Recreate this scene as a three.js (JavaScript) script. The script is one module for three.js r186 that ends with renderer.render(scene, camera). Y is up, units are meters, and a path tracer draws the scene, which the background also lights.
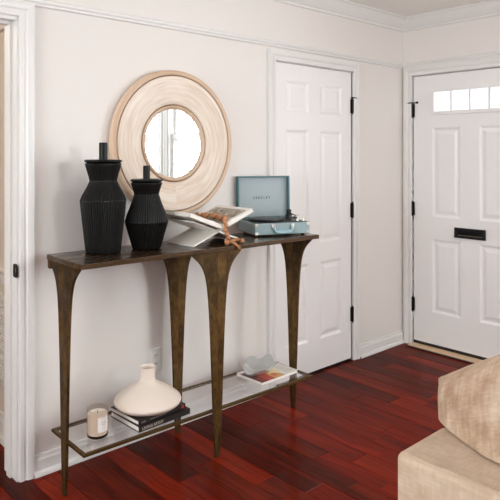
import * as THREE from 'three';
import { RoundedBoxGeometry } from 'three/addons/geometries/RoundedBoxGeometry.js';
import { mergeGeometries } from 'three/addons/utils/BufferGeometryUtils.js';
import { RectAreaLightUniformsLib } from 'three/addons/lights/RectAreaLightUniformsLib.js';

// ---------------------------------------------------------------- camera, sky, daylight, exposure
const scene = new THREE.Scene();
const YAW = 0.8336, F = 606.04;
const camera = new THREE.PerspectiveCamera(2 * Math.atan(250 / F) * 180 / Math.PI, 1, 0.05, 60);
camera.position.set(-4.0729, 1.4467, 2.6685);
camera.lookAt(-4.0729 + Math.cos(YAW), 1.4467, 2.6685 - Math.sin(YAW));
camera.setViewOffset(500, 500, 4.26, 94.6, 500, 500);       // the lens is shifted so that uprights stay upright
scene.add(camera);

scene.background = new THREE.Color().setRGB(0.86, 0.93, 1.0);
scene.backgroundIntensity = 1.8;
RectAreaLightUniformsLib.init();
const DAY = [0.935, 1.0, 1.03];                                    // overcast daylight outside every window
const WINDOWS = [[2.25, 3.205], [3.37, 4.325]], WY0 = 0.98, WY1 = 2.28, WYM = 1.65;
for (const [z0, z1] of WINDOWS) {
  const l = new THREE.RectAreaLight(new THREE.Color().setRGB(...DAY), 20.5, z1 - z0 + 0.4, WY1 - WY0 + 0.4);
  l.name = 'window_daylight'; l.position.set(0.55, (WY0 + WY1) / 2, (z0 + z1) / 2); scene.add(l); l.lookAt(-3, (WY0 + WY1) / 2, (z0 + z1) / 2);
}
const UNSEEN_BACKWIN = [[-1.8, -0.85]];                                    // unseen window behind the sofa, placed to light the table wall
for (const [x0, x1] of UNSEEN_BACKWIN) {
  const l = new THREE.RectAreaLight(new THREE.Color().setRGB(...DAY), 20.5, x1 - x0 + 0.4, WY1 - WY0 + 0.4);
  l.name = 'window_daylight'; l.position.set((x0 + x1) / 2, (WY0 + WY1) / 2, 4.9 + 0.55); scene.add(l); l.lookAt((x0 + x1) / 2, (WY0 + WY1) / 2, 0);
}
const UNSEEN_SIDEWIN = [[0.45, 1.4], [1.55, 2.5]];                         // unseen windows out of view, placed to light the front door wall
for (const [z0, z1] of UNSEEN_SIDEWIN) {
  const l = new THREE.RectAreaLight(new THREE.Color().setRGB(...DAY), 20.5, z1 - z0 + 0.4, WY1 - WY0 + 0.4);
  l.name = 'window_daylight'; l.position.set(-6.4 - 0.55, (WY0 + WY1) / 2, (z0 + z1) / 2); scene.add(l); l.lookAt(0, (WY0 + WY1) / 2, (z0 + z1) / 2);
}
const renderer = new THREE.WebGLRenderer({ antialias: true });
renderer.toneMapping = THREE.LinearToneMapping;
renderer.toneMappingExposure = 0.9;
renderer.shadowMap.enabled = true;

// ---------------------------------------------------------------- helpers
let rs = 12345;
const rnd = () => { rs = (rs + 0x6d2b79f5) | 0; let t = Math.imul(rs ^ (rs >>> 15), 1 | rs); t = (t + Math.imul(t ^ (t >>> 7), 61 | t)) ^ t; return ((t ^ (t >>> 14)) >>> 0) / 4294967296; };
const rr = (a, b) => a + (b - a) * rnd();
const taken = new Map();
function numbered(n) { const k = taken.get(n) || 0; taken.set(n, k + 1); return k ? n + '_' + String(k).padStart(3, '0') : n; }
function obj(name, geo, mat, parent = scene) {
  const g = Array.isArray(geo) ? merge(geo) : geo;
  const m = new THREE.Mesh(g, mat); m.castShadow = m.receiveShadow = true;
  m.name = parent === scene ? numbered(name) : name; parent.add(m); return m;
}
function merge(list) { return mergeGeometries(list.map((g) => { const h = g.index ? g.toNonIndexed() : g; for (const k of Object.keys(h.attributes)) if (!['position', 'normal', 'uv'].includes(k)) h.deleteAttribute(k); return h; })); }
function thing(name, label, category, pos = [0, 0, 0], turn = 0, group) {
  const o = new THREE.Group(); o.name = numbered(name); scene.add(o); o.position.set(...pos); o.rotation.y = turn;
  o.userData = { label, category }; if (group) o.userData.group = group; return o;
}
function structure(o, label) { o.userData.kind = 'structure'; if (label) o.userData.label = label; return o; }
function sgroup(name, label) { const o = new THREE.Group(); o.name = numbered(name); scene.add(o); return structure(o, label); }
const box = (x0, x1, y0, y1, z0, z1, r = 0) => {
  const w = x1 - x0, h = y1 - y0, d = z1 - z0;
  const g = r ? new RoundedBoxGeometry(w, h, d, 2, Math.min(r, w / 2.01, h / 2.01, d / 2.01)) : new THREE.BoxGeometry(w, h, d);
  g.translate((x0 + x1) / 2, (y0 + y1) / 2, (z0 + z1) / 2); return g;
};
const cyl = (r0, r1, h, x, y, z, n = 24) => { const g = new THREE.CylinderGeometry(r1, r0, h, n); g.translate(x, y + h / 2, z); return g; };
const lathe = (pts, n = 64) => new THREE.LatheGeometry(pts.map(([r, y]) => new THREE.Vector2(r, y)), n);
const tube = (pts, r, n = 24, k = 8) => new THREE.TubeGeometry(new THREE.CatmullRomCurve3(pts.map((p) => new THREE.Vector3(...p))), n, r, k);
// flat-shaded strips between profile polylines: rows[i] is a polyline of points, rows run along the profile; uv in metres
function strips(rows, flip = false, smooth = false) {
  const pos = [], uv = [];
  const cum = (a) => { const c = [0]; for (let i = 1; i < a.length; i++) c.push(c[i - 1] + a[i].distanceTo(a[i - 1])); return c; };
  let v0 = 0;
  for (let i = 0; i + 1 < rows.length; i++) {
    const A = rows[i], B = rows[i + 1], ca = cum(A), v1 = v0 + A[0].distanceTo(B[0]);
    for (let j = 0; j + 1 < A.length; j++) {
      const q = [[A[j], ca[j], v0], [B[j], ca[j], v1], [B[j + 1], ca[j + 1], v1], [A[j + 1], ca[j + 1], v0]];
      const t = flip ? [0, 2, 1, 0, 3, 2] : [0, 1, 2, 0, 2, 3];
      for (const k of t) { pos.push(q[k][0].x, q[k][0].y, q[k][0].z); uv.push(q[k][1], q[k][2]); }
    }
    v0 = v1;
  }
  const g = new THREE.BufferGeometry();
  g.setAttribute('position', new THREE.Float32BufferAttribute(pos, 3)); g.setAttribute('uv', new THREE.Float32BufferAttribute(uv, 2));
  g.computeVertexNormals(); return g;
}
const V = (x, y, z) => new THREE.Vector3(x, y, z);
// tileable value noise
function noise2(seed, P) {
  const t = new Float32Array(P * P); let s = seed * 7919 + 13;
  for (let i = 0; i < t.length; i++) { s = (Math.imul(s, 1664525) + 1013904223) | 0; t[i] = (s >>> 8) / 16777216; }
  return (x, y) => {
    x = ((x % P) + P) % P; y = ((y % P) + P) % P;
    const i = Math.floor(x), j = Math.floor(y), a = x - i, b = y - j, u = a * a * (3 - 2 * a), v = b * b * (3 - 2 * b), i2 = (i + 1) % P, j2 = (j + 1) % P;
    return (t[j * P + i] * (1 - u) + t[j * P + i2] * u) * (1 - v) + (t[j2 * P + i] * (1 - u) + t[j2 * P + i2] * u) * v;
  };
}
function tex(w, h, fn, srgb = true, repeat) {
  const d = new Uint8Array(w * h * 4);
  for (let y = 0; y < h; y++) for (let x = 0; x < w; x++) {
    const c = fn(x / w, y / h), o = (y * w + x) * 4;
    for (let k = 0; k < 3; k++) d[o + k] = Math.max(0, Math.min(255, Math.round(Array.isArray(c) ? c[k] : c)));
    d[o + 3] = 255;
  }
  const t = new THREE.DataTexture(d, w, h); t.wrapS = t.wrapT = THREE.RepeatWrapping; t.magFilter = THREE.LinearFilter; t.minFilter = THREE.LinearMipmapLinearFilter; t.generateMipmaps = true;
  if (srgb) t.colorSpace = THREE.SRGBColorSpace;
  if (repeat) t.repeat.set(...repeat);
  t.needsUpdate = true; return t;
}
function canvasTex(w, h, draw) {
  const c = document.createElement('canvas'); c.width = w; c.height = h; draw(c.getContext('2d'), w, h);
  const t = new THREE.CanvasTexture(c); t.colorSpace = THREE.SRGBColorSpace; return t;
}
const mixc = (a, b, t) => a.map((x, i) => x + (b[i] - x) * t);
const std = (o) => new THREE.MeshPhysicalMaterial(o);

// ---------------------------------------------------------------- materials
const nA = noise2(3, 64), nB = noise2(5, 128), nC = noise2(9, 32), nD = noise2(11, 256);
const plasterBump = tex(256, 256, (x, y) => 128 + 60 * (nB(x * 128, y * 128) - 0.5) + 40 * (nD(x * 256, y * 256) - 0.5), false, [2, 2]);
const wallMat = std({ color: 0xece6e1, roughness: 0.62, bumpMap: plasterBump, bumpScale: 0.0006 });
const ceilMat = std({ color: 0xf6f2ee, roughness: 0.9 });
const trimMat = std({ color: 0xeae7e4, roughness: 0.36 });
const doorMat = std({ color: 0xf6f3f1, roughness: 0.34 });
const blackMat = std({ color: 0x14120f, roughness: 0.42, metalness: 0.5 });
const darkMat = std({ color: 0x1d1712, roughness: 0.8 });
const plasticWhite = std({ color: 0xf2f0ee, roughness: 0.3 });
// red cherry floor: a handful of board tones with streaked grain
const woodTones = [[[128, 31, 9], [66, 13, 4]], [[114, 26, 8], [56, 11, 4]], [[146, 40, 12], [86, 19, 6]], [[96, 24, 8], [48, 11, 4]], [[136, 32, 9], [76, 14, 4]], [[118, 32, 10], [58, 14, 5]]];
const floorBump = tex(256, 256, (x, y) => 128 + 50 * (nB(x * 128, y * 16) - 0.5) + 30 * (nA(x * 32, y * 4) - 0.5), false, [4, 1]);
const floorMats = woodTones.map(([hi, lo], k) => std({
  map: tex(256, 512, (x, y) => {
    const w = 0.06 * nC(x * 8 + k * 3, y * 8);
    let g = 0.45 * nB((x + w) * 64 + k * 17, y * 6) + 0.3 * nD((x + w) * 200, y * 10 + k * 5) + 0.45 * nA(x * 10 + k * 7, y * 3);
    return mixc(lo, hi, Math.min(1, Math.max(0, g * 1.15 - 0.15)));
  }),
  roughness: 0.36, specularIntensity: 0.06, clearcoat: 0.11, clearcoatRoughness: 0.07, bumpMap: floorBump, bumpScale: 0.0003,
}));
// brushed bronze sheet of the console
const bronzeMap = tex(512, 512, (x, y) => {
  const g = 0.5 * nA(x * 12, y * 12) + 0.3 * nB(x * 50, y * 40) + 0.25 * nD(x * 180, y * 60);
  return mixc([66, 52, 32], [134, 110, 72], Math.min(1, Math.max(0, g * 1.5 - 0.25)));
});
const bronzeRough = tex(256, 256, (x, y) => { const g = 0.35 + 0.3 * nA(x * 20, y * 20) + 0.15 * nB(x * 90, y * 90); return [255 * g, 255 * g, 255 * g]; }, false);
const bronze = std({ map: bronzeMap, color: 0xe2d0aa, metalness: 0.72, roughness: 0.9, roughnessMap: bronzeRough });
const bronzeTop = std({ map: bronzeMap, color: 0xb39468, metalness: 0.5, roughness: 0.48, roughnessMap: bronzeRough, clearcoat: 0.35, clearcoatRoughness: 0.18 });
const glassPane = std({ color: 0xffffff, roughness: 0.02, transmission: 1, thickness: 0, ior: 1.5 });
const windowGlass = std({ color: 0xffffff, roughness: 0.0, transmission: 1, thickness: 0, ior: 1.45 });

// ---------------------------------------------------------------- the room
const RX0 = -6.4, RZ1 = 4.9, CH = 2.5, T = 0.14;
const DX0 = -3.86, DX1 = -3.016, DH = 2.058;                      // open doorway in the left wall
const CX0 = -1.404, CX1 = -0.633, CHD = 2.036;                    // closet door opening
const FZ0 = 0.088, FZ1 = 1.008, FH = 2.052;                       // front door opening
structure(obj('wall_left', [box(RX0, DX0, 0, CH, -T, 0), box(DX0, DX1, DH, CH, -T, 0), box(DX1, CX0, 0, CH, -T, 0), box(CX0, CX1, CHD, CH, -T, 0), box(CX1, T, 0, CH, -T, 0)], wallMat), 'warm white painted wall behind the console table');
{
  const w = [box(0, T, 0, CH, 0, FZ0), box(0, T, FH, CH, FZ0, FZ1), box(0, T, 0, CH, FZ1, WINDOWS[0][0])];
  for (const [a, b] of WINDOWS) w.push(box(0, T, 0, WY0, a, b), box(0, T, WY1, CH, a, b));
  w.push(box(0, T, 0, CH, WINDOWS[0][1], WINDOWS[1][0]), box(0, T, 0, CH, WINDOWS[1][1], RZ1));
  structure(obj('wall_right', w, wallMat), 'warm white painted wall around the front door');
}
structure(obj('wall_back', [box(RX0, UNSEEN_BACKWIN[0][0], 0, CH, RZ1, RZ1 + T), box(UNSEEN_BACKWIN[0][1], T, 0, CH, RZ1, RZ1 + T), ...UNSEEN_BACKWIN.flatMap(([a, b]) => [box(a, b, 0, WY0, RZ1, RZ1 + T), box(a, b, WY1, CH, RZ1, RZ1 + T)])], wallMat), 'warm white painted wall behind the sofa');
structure(obj('wall_front', [box(RX0 - T, RX0, 0, CH, -T, UNSEEN_SIDEWIN[0][0]), box(RX0 - T, RX0, 0, CH, UNSEEN_SIDEWIN[0][1], UNSEEN_SIDEWIN[1][0]), box(RX0 - T, RX0, 0, CH, UNSEEN_SIDEWIN[1][1], RZ1 + T), ...UNSEEN_SIDEWIN.flatMap(([a, b]) => [box(RX0 - T, RX0, 0, WY0, a, b), box(RX0 - T, RX0, WY1, CH, a, b)])], wallMat), 'warm white painted wall at the camera side');
structure(obj('ceiling', box(RX0 - T, T, CH, CH + 0.12, -T, RZ1 + T), ceilMat), 'plain white ceiling');

// floor: boards run away from the table wall, every board a piece
const floor = structure(obj('floor', box(RX0 - T, T, -0.16, -0.0125, -2.5, RZ1 + T), darkMat), 'dark red cherry plank floor with glossy finish');
function boardGeo(x0, x1, z0, z1) {
  const g = 0.0006, c = 0.0012, y = 0, yb = -0.012; x0 += g; x1 -= g; z0 += g; z1 -= g;
  const ou = rnd() * 4, ov = rnd() * 4;
  const ring = (d, h) => [V(x0 + d, h, z0 + d), V(x1 - d, h, z0 + d), V(x1 - d, h, z1 - d), V(x0 + d, h, z1 - d)];
  const R0 = ring(0, yb), R1 = ring(0, y - c), R2 = ring(c, y), pos = [], uv = [];
  const quad = (a, b, cc, d) => { for (const p of [a, b, cc, a, cc, d]) { pos.push(p.x, p.y, p.z); uv.push(p.x * 1.6 + ou, p.z * 0.7 + ov); } };
  quad(R2[0], R2[3], R2[2], R2[1]);
  for (let i = 0; i < 4; i++) { const j = (i + 1) % 4; quad(R1[i], R2[i], R2[j], R1[j]); quad(R0[i], R1[i], R1[j], R0[j]); }
  const b = new THREE.BufferGeometry(); b.setAttribute('position', new THREE.Float32BufferAttribute(pos, 3)); b.setAttribute('uv', new THREE.Float32BufferAttribute(uv, 2)); b.computeVertexNormals(); return b;
}
{
  const W = 0.1185, rest = floorMats.map(() => []);
  for (let i = 0; ; i++) {
    const x1 = -0.022 - i * W + 0.02, x0 = x1 - W; if (x1 < RX0) break;
    let z = x0 < DX1 + 0.3 && x1 > -4.9 ? -2.3 : 0.0; z -= rnd() * 0.7 * (z < 0 ? 1 : 0);
    let first = true, last = -1;
    while (z < RZ1) {
      let L = rr(0.45, 1.25); if (first && z === 0) L = rr(0.2, 1.1); first = false;
      let z1 = Math.min(RZ1, z + L); if (RZ1 - z1 < 0.25) z1 = RZ1;
      let k; do { k = Math.floor(rnd() * floorMats.length); } while (k === last); last = k;
      const g = boardGeo(x0, x1, z, z1);
      if (x0 > -3.45 && z < 2.0) obj('plank', g, floorMats[k], floor); else rest[k].push(g);
      z = z1;
    }
  }
  rest.forEach((l, k) => { if (l.length) { const m = obj('plank_field', l, floorMats[k], floor); m.userData.kind = 'stuff'; } });
}

// mouldings
const CW = 0.066;
const crownP = [[0, 2.405], [0.012, 2.407], [0.014, 2.42], [0.024, 2.428], [0.045, 2.452], [0.06, 2.476], [0.064, 2.488], [0.078, 2.49], [0.078, CH]];
const railP = [[0, 2.118], [0.014, 2.122], [0.014, 2.132], [0.022, 2.138], [0.024, 2.148], [0.014, 2.156], [0, 2.158]];
const baseP = [[0, 0.092], [0.008, 0.09], [0.01, 0.075], [0.014, 0.068], [0.014, 0.022], [0.026, 0.018], [0.03, 0.008], [0.03, 0]];
const onA = (P, x0, x1, mitre1, mitre0) => strips(P.map(([d, y]) => [V(x0 + (mitre0 ? d : 0), y, d), V(mitre1 ? x1 - d : x1, y, d)]), false);
const onB = (P, z0, z1, mitre) => strips(P.map(([d, y]) => [V(-d, y, mitre ? z0 + d : z0), V(-d, y, z1)]), false);
const onC = (P, x0, x1) => strips(P.map(([d, y]) => [V(x0, y, RZ1 - d), V(x1, y, RZ1 - d)]), true);
const onD = (P, z0, z1) => strips(P.map(([d, y]) => [V(RX0 + d, y, z0), V(RX0 + d, y, z1)]), true);
const two = (m) => { m.side = THREE.DoubleSide; return m; };
two(trimMat);
structure(obj('trim_1', [onA(crownP, RX0, 0, true), onD(crownP, 0, RZ1)], trimMat), 'white crown moulding along the table wall');
structure(obj('trim_2', [onB(crownP, 0, RZ1, true), onC(crownP, RX0, 0)], trimMat), 'white crown moulding above the front door');
structure(obj('trim_3', onA(railP, RX0, 0, true), trimMat), 'slim white picture rail above the mirror');
structure(obj('trim_4', [onB(railP, 0, WINDOWS[0][0] - CW, true), onB(railP, WINDOWS[1][1] + CW, RZ1, false)], trimMat), 'slim white picture rail above the front door');
structure(obj('baseboard_left', [onA(baseP, RX0, DX0 - CW), onA(baseP, DX1 + CW, CX0 - CW), onA(baseP, CX1 + CW, 0)], trimMat), 'white baseboard under the table wall');
structure(obj('baseboard_right', onB(baseP, FZ1 + CW, RZ1), trimMat), 'white baseboard beside the front door');
structure(obj('baseboard_back', [onC(baseP, RX0, 0), onD(baseP, 0, RZ1)], trimMat), 'white baseboard behind the sofa');
// door casings with a stepped, beaded profile; u = distance out from the opening, t = thickness
const caseP = [[0, 0], [0, 0.012], [0.004, 0.015], [0.02, 0.016], [0.024, 0.013], [0.03, 0.013], [0.036, 0.019], [0.05, 0.022], [CW - 0.003, 0.022], [CW, 0.019], [CW, 0]];
const casingA = (x0, x1, H) => strips(caseP.map(([u, t]) => [V(x0 - u, 0, t), V(x0 - u, H + u, t), V(x1 + u, H + u, t), V(x1 + u, 0, t)]), true);
const casingB = (z0, z1, H) => strips(caseP.map(([u, t]) => [V(-t, 0, z0 - u), V(-t, H + u, z0 - u), V(-t, H + u, z1 + u), V(-t, 0, z1 + u)]), true);
structure(obj('trim_5', casingA(DX0 - 0.004, DX1 + 0.004, DH + 0.004), trimMat), 'white casing around the open doorway');
structure(obj('trim_6', casingA(CX0 - 0.002, CX1 + 0.002, CHD + 0.002), trimMat), 'white casing around the six-panel closet door');
structure(obj('trim_7', casingB(FZ0 - 0.002, FZ1 + 0.002, FH + 0.002), trimMat), 'white casing around the front door');
// jambs and stops of the open doorway, with a dark strike plate
{
  const j = sgroup('trim_8', 'white jamb of the open doorway with dark strike plate');
  obj('jamb', box(DX1 - 0.004, DX1 + 0.012, 0, DH, -T - 0.004, 0.001), trimMat, j);
  obj('jamb', box(DX0 - 0.012, DX0 + 0.004, 0, DH, -T - 0.004, 0.001), trimMat, j);
  obj('head', box(DX0, DX1, DH - 0.012, DH + 0.004, -T - 0.004, 0.001), trimMat, j);
  obj('stop', [box(DX1 - 0.016, DX1 - 0.004, 0, DH - 0.012, -0.09, -0.05, 0.002), box(DX0 + 0.004, DX0 + 0.016, 0, DH - 0.012, -0.09, -0.05, 0.002), box(DX0 + 0.016, DX1 - 0.016, DH - 0.024, DH - 0.012, -0.09, -0.05, 0.002)], trimMat, j);
  const p = new THREE.Shape(); const w = 0.021, h = 0.029, r = 0.012;
  p.moveTo(-w + r, -h); p.lineTo(w - r, -h); p.quadraticCurveTo(w, -h, w, -h + r); p.lineTo(w, h - r); p.quadraticCurveTo(w, h, w - r, h); p.lineTo(-w + r, h); p.quadraticCurveTo(-w, h, -w, h - r); p.lineTo(-w, -h + r); p.quadraticCurveTo(-w, -h, -w + r, -h);
  const hole = new THREE.Path(); hole.moveTo(-0.008, -0.012); hole.lineTo(0.008, -0.012); hole.lineTo(0.008, 0.012); hole.lineTo(-0.008, 0.012); p.holes.push(hole);
  const g = new THREE.ExtrudeGeometry(p, { depth: 0.003, bevelEnabled: true, bevelSize: 0.001, bevelThickness: 0.001, bevelSegments: 1, curveSegments: 6 });
  g.rotateY(-Math.PI / 2); g.translate(DX1 - 0.005, 0.935, -0.008);
  const s = obj('strike_plate', g, blackMat, j); s.userData.label = 'dark rounded strike plate';
}

// panelled doors. Leaf in its own plane: u across, y up, front face at t = 0 and thickness going back; the place() call turns it into the wall.
function leafShape(u0, u1, y0, y1, holes) {
  const s = new THREE.Shape(); s.moveTo(u0, y0); s.lineTo(u1, y0); s.lineTo(u1, y1); s.lineTo(u0, y1); s.lineTo(u0, y0);
  for (const [a, b, c, d] of holes) { const h = new THREE.Path(); h.moveTo(a, c); h.lineTo(a, d); h.lineTo(b, d); h.lineTo(b, c); h.lineTo(a, c); s.holes.push(h); }
  const g = new THREE.ExtrudeGeometry(s, { depth: 0.034, bevelEnabled: false }); g.translate(0, 0, -0.034); return g;
}
function panelGeo(a, b, c, d) {      // sunk moulding then a raised field
  const rings = [[0, 0], [0.006, -0.002], [0.016, -0.0085], [0.022, -0.009], [0.03, -0.0085], [0.05, -0.003], [0.054, -0.0028]];
  const rows = rings.map(([i, t]) => [V(a + i, c + i, t), V(b - i, c + i, t), V(b - i, d - i, t), V(a + i, d - i, t), V(a + i, c + i, t)]);
  const g = strips(rows, true), [i, t] = rings[rings.length - 1], f = new THREE.PlaneGeometry(b - a - 2 * i, d - c - 2 * i); f.translate((a + b) / 2, (c + d) / 2, t);
  const k = new THREE.PlaneGeometry(b - a, d - c); k.rotateY(Math.PI); k.translate((a + b) / 2, (c + d) / 2, -0.034);
  return merge([g, f, k]);
}
function hingeGeo(y, withStop) {     // barrel and two leaves, at u = 0
  const g = [cyl(0.0085, 0.0085, 0.1, 0, y - 0.05, 0.007, 12), cyl(0.0035, 0.008, 0.008, 0, y + 0.05, 0.006, 12), cyl(0.008, 0.0035, 0.008, 0, y - 0.058, 0.006, 12), box(-0.016, 0.016, y - 0.05, y + 0.05, -0.002, 0.003)];
  return g;
}
function stopArm(y, s) {             // hinge-pin door stop: a bent arm and two bumpers
  const a = cyl(0.0045, 0.0045, 0.045, 0, 0, 0, 10); a.rotateZ(-s * Math.PI / 2); a.translate(0, y + 0.058, 0.012);
  const b = cyl(0.0085, 0.0085, 0.012, 0, 0, 0, 12); b.rotateZ(-s * Math.PI / 2); b.translate(s * 0.04, y + 0.058, 0.012);
  return [cyl(0.009, 0.009, 0.008, 0, y + 0.054, 0.006, 12), a, b, box(-0.02, 0.012, y + 0.054, y + 0.063, 0.004, 0.018)];
}
{
  const d = sgroup('door_1', 'white six-panel closet door behind the record player');
  d.position.set(0, 0, -0.006);
  const P = [[-1.303, -1.082, 1.722, 1.925], [-0.972, -0.742, 1.722, 1.925], [-1.303, -1.082, 0.86, 1.612], [-0.972, -0.742, 0.86, 1.612], [-1.303, -1.082, 0.215, 0.735], [-0.972, -0.742, 0.215, 0.735]];
  obj('leaf', leafShape(CX0 + 0.003, CX1 - 0.003, 0.014, CHD - 0.004, P), doorMat, d);
  for (const q of P) obj('panel', panelGeo(...q), doorMat, d);
  for (const y of [1.795, 1.06, 0.325]) { const g = merge(hingeGeo(y)); g.translate(CX1 + 0.001, 0, 0.004); const h = obj('hinge', g, blackMat, d); h.userData.label = 'black door hinge'; }
  const g = merge(stopArm(1.795, 1)); g.translate(CX1 + 0.001, 0, 0.006); obj('hinge_stop', g, blackMat, d);
  // jamb and stop behind the leaf, unseen closet shell keeping light out of the door gap
  const j = sgroup('trim_9', 'white jamb of the closet door');
  obj('jamb', [box(CX0 - 0.012, CX0, 0, CHD, -T, 0), box(CX1, CX1 + 0.012, 0, CHD, -T, 0), box(CX0, CX1, CHD - 0.001, CHD + 0.012, -T, 0)], trimMat, j);
  obj('stop', [box(CX0, CX0 + 0.012, 0, CHD, -0.08, -0.043), box(CX1 - 0.012, CX1, 0, CHD, -0.08, -0.043), box(CX0, CX1, CHD - 0.012, CHD, -0.08, -0.043)], trimMat, j);
  structure(obj('unseen_wall_closet', [box(-1.7, -0.4, 0, CH, -0.92, -0.85), box(-1.77, -1.7, 0, CH, -0.92, -T), box(-0.4, -0.33, 0, CH, -0.92, -T), box(-1.77, -0.33, CH - 0.05, CH, -0.92, -T)], wallMat), 'unseen closet walls blocking light behind the six-panel door');
}
{
  const d = sgroup('door_2', 'white front door with four small panes and a black mail slot');
  d.rotation.y = -Math.PI / 2; d.position.set(0.008, 0, 0);        // local u = world z, front faces into the room
  const P = [[0.25, 0.478, 0.985, 1.655], [0.618, 0.846, 0.985, 1.655], [0.25, 0.478, 0.272, 0.822], [0.618, 0.846, 0.272, 0.822]];
  const L = [0.262, 0.838, 1.768, 1.924];
  obj('leaf', leafShape(FZ0 + 0.004, FZ1 - 0.004, 0.034, FH - 0.004, [...P, L]), doorMat, d);
  for (const q of P) obj('panel', panelGeo(...q), doorMat, d);
  const lf = new THREE.Shape(); const [a, b, c, e] = L; lf.moveTo(a - 0.018, c - 0.018); lf.lineTo(b + 0.018, c - 0.018); lf.lineTo(b + 0.018, e + 0.018); lf.lineTo(a - 0.018, e + 0.018); lf.lineTo(a - 0.018, c - 0.018);
  const bars = []; const n = 4, pw = (b - a) / n;
  for (let i = 0; i < n; i++) { const h = new THREE.Path(), x0 = a + i * pw + (i ? 0.005 : 0.004), x1 = a + (i + 1) * pw - (i < n - 1 ? 0.005 : 0.004); h.moveTo(x0, c + 0.004); h.lineTo(x0, e - 0.004); h.lineTo(x1, e - 0.004); h.lineTo(x1, c + 0.004); lf.holes.push(h); }
  const fg = new THREE.ExtrudeGeometry(lf, { depth: 0.006, bevelEnabled: true, bevelSize: 0.003, bevelThickness: 0.003, bevelSegments: 2 }); fg.translate(0, 0, 0.002);
  obj('lite_frame', fg, doorMat, d);
  for (let i = 0; i < n; i++) obj('pane', box(a + i * pw + 0.001, a + (i + 1) * pw - 0.001, c, e, -0.014, -0.010), windowGlass, d);
  for (const y of [1.79, 1.04, 0.31]) { const g = merge(hingeGeo(y)); g.translate(FZ0 - 0.001, 0, 0.006); const h = obj('hinge', g, blackMat, d); h.userData.label = 'black door hinge'; }
  const g = merge(stopArm(1.79, 1)); g.translate(FZ0 - 0.001, 0, 0.008); obj('hinge_stop', g, blackMat, d);
  const g2 = merge(stopArm(1.79, -1)); g2.translate(FZ0 - 0.001, 0, 0.008); obj('hinge_stop', g2, blackMat, d);
  // mail slot: frame, recessed flap, dark throat
  const ms = new THREE.Shape(); ms.moveTo(0.437, 0.855); ms.lineTo(0.663, 0.855); ms.lineTo(0.663, 0.922); ms.lineTo(0.437, 0.922);
  const mh = new THREE.Path(); mh.moveTo(0.452, 0.868); mh.lineTo(0.452, 0.909); mh.lineTo(0.648, 0.909); mh.lineTo(0.648, 0.868); ms.holes.push(mh);
  const mg = new THREE.ExtrudeGeometry(ms, { depth: 0.012, bevelEnabled: true, bevelSize: 0.003, bevelThickness: 0.003, bevelSegments: 2 }); mg.translate(0, 0, 0.002);
  const slot = obj('mail_slot', mg, blackMat, d); slot.userData.label = 'black metal mail slot';
  const fl = box(-0.098, 0.098, -0.002, 0.041, -0.002, 0.002, 0.001); fl.rotateX(-0.12); fl.translate(0.55, 0.869, 0.004); obj('flap', fl, std({ color: 0x0c0b0a, roughness: 0.3, metalness: 0.6 }), slot);
  obj('lip', box(0.455, 0.645, 0.868, 0.873, 0.004, 0.012, 0.002), std({ color: 0x9a8a74, roughness: 0.35, metalness: 0.8 }), slot);
  obj('screw_cap', [1.648, 1.485].map((y) => { const k = cyl(0.007, 0.007, 0.003, 0, 0, 0, 16); k.rotateX(Math.PI / 2); k.translate(0.545, y, 0); return k; })[0], plasticWhite, d);
  obj('screw_cap', (() => { const k = cyl(0.007, 0.007, 0.003, 0, 0, 0, 16); k.rotateX(Math.PI / 2); k.translate(0.545, 1.485, 0); return k; })(), plasticWhite, d);
  const kn = lathe([[0.001, 0.062], [0.018, 0.061], [0.027, 0.052], [0.027, 0.042], [0.016, 0.032], [0.011, 0.024], [0.011, 0.006], [0.03, 0.005], [0.032, 0]], 32); kn.rotateX(Math.PI / 2); kn.translate(0.945, 0.95, 0);
  obj('door_knob', kn, blackMat, d);
  const sw = obj('dark_gap_strip', box(FZ0 + 0.004, FZ1 - 0.004, 0.014, 0.036, -0.034, 0.001), std({ color: 0x241812, roughness: 0.6 }), d); sw.userData.label = 'dark brown strip in the dark gap under the door';  // dark strip set in the dark gap between leaf and threshold
  const th = structure(obj('trim_10', strips([[-0.07, -0.004], [-0.066, 0.008], [-0.05, 0.012], [-0.012, 0.014], [0.10, 0.016], [0.14, 0.0]].map(([x, y]) => [V(x, y, FZ0 - 0.0), V(x, y, FZ1)]), false), std({ color: 0xd9b795, roughness: 0.45, side: THREE.DoubleSide })), 'pale wooden threshold under the front door');
  const ds = structure(obj('trim_11', box(-0.088, -0.066, 0, 0.008, FZ0 - 0.01, FZ1 + 0.01, 0.003), std({ color: 0x2c1009, roughness: 0.35 })), 'dark wooden reducer strip before the front door');
  const j = sgroup('trim_12', 'white jamb of the front door');
  obj('jamb', [box(0, T, 0, FH, FZ0 - 0.012, FZ0), box(0, T, 0, FH, FZ1, FZ1 + 0.012), box(0, T, FH - 0.001, FH + 0.012, FZ0, FZ1)], trimMat, j);
  obj('stop', [box(0.044, 0.08, 0, FH, FZ0, FZ0 + 0.014), box(0.044, 0.08, 0, FH, FZ1 - 0.014, FZ1), box(0.044, 0.08, FH - 0.014, FH, FZ0, FZ1)], trimMat, j);
}

// the mirrored pair of sash windows, then the unseen ones that light the room
[...WINDOWS, ...UNSEEN_BACKWIN.map(([a, b]) => [-b, -a]), ...UNSEEN_SIDEWIN.map(([a, b]) => [-b, -a])].forEach(([z0, z1], k) => {
  const w = sgroup('window_' + (k + 1), ['white sash window nearer the front door', 'white sash window farther from the front door', 'unseen white sash window behind the sofa lighting the table wall', 'unseen white sash window lighting the front door nearer the doorway', 'unseen white sash window lighting the front door farther from the doorway'][k]);
  if (k === 2) { w.position.z = RZ1; w.rotation.y = -Math.PI / 2; } else if (k > 2) { w.position.x = RX0; w.rotation.y = Math.PI; }
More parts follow.
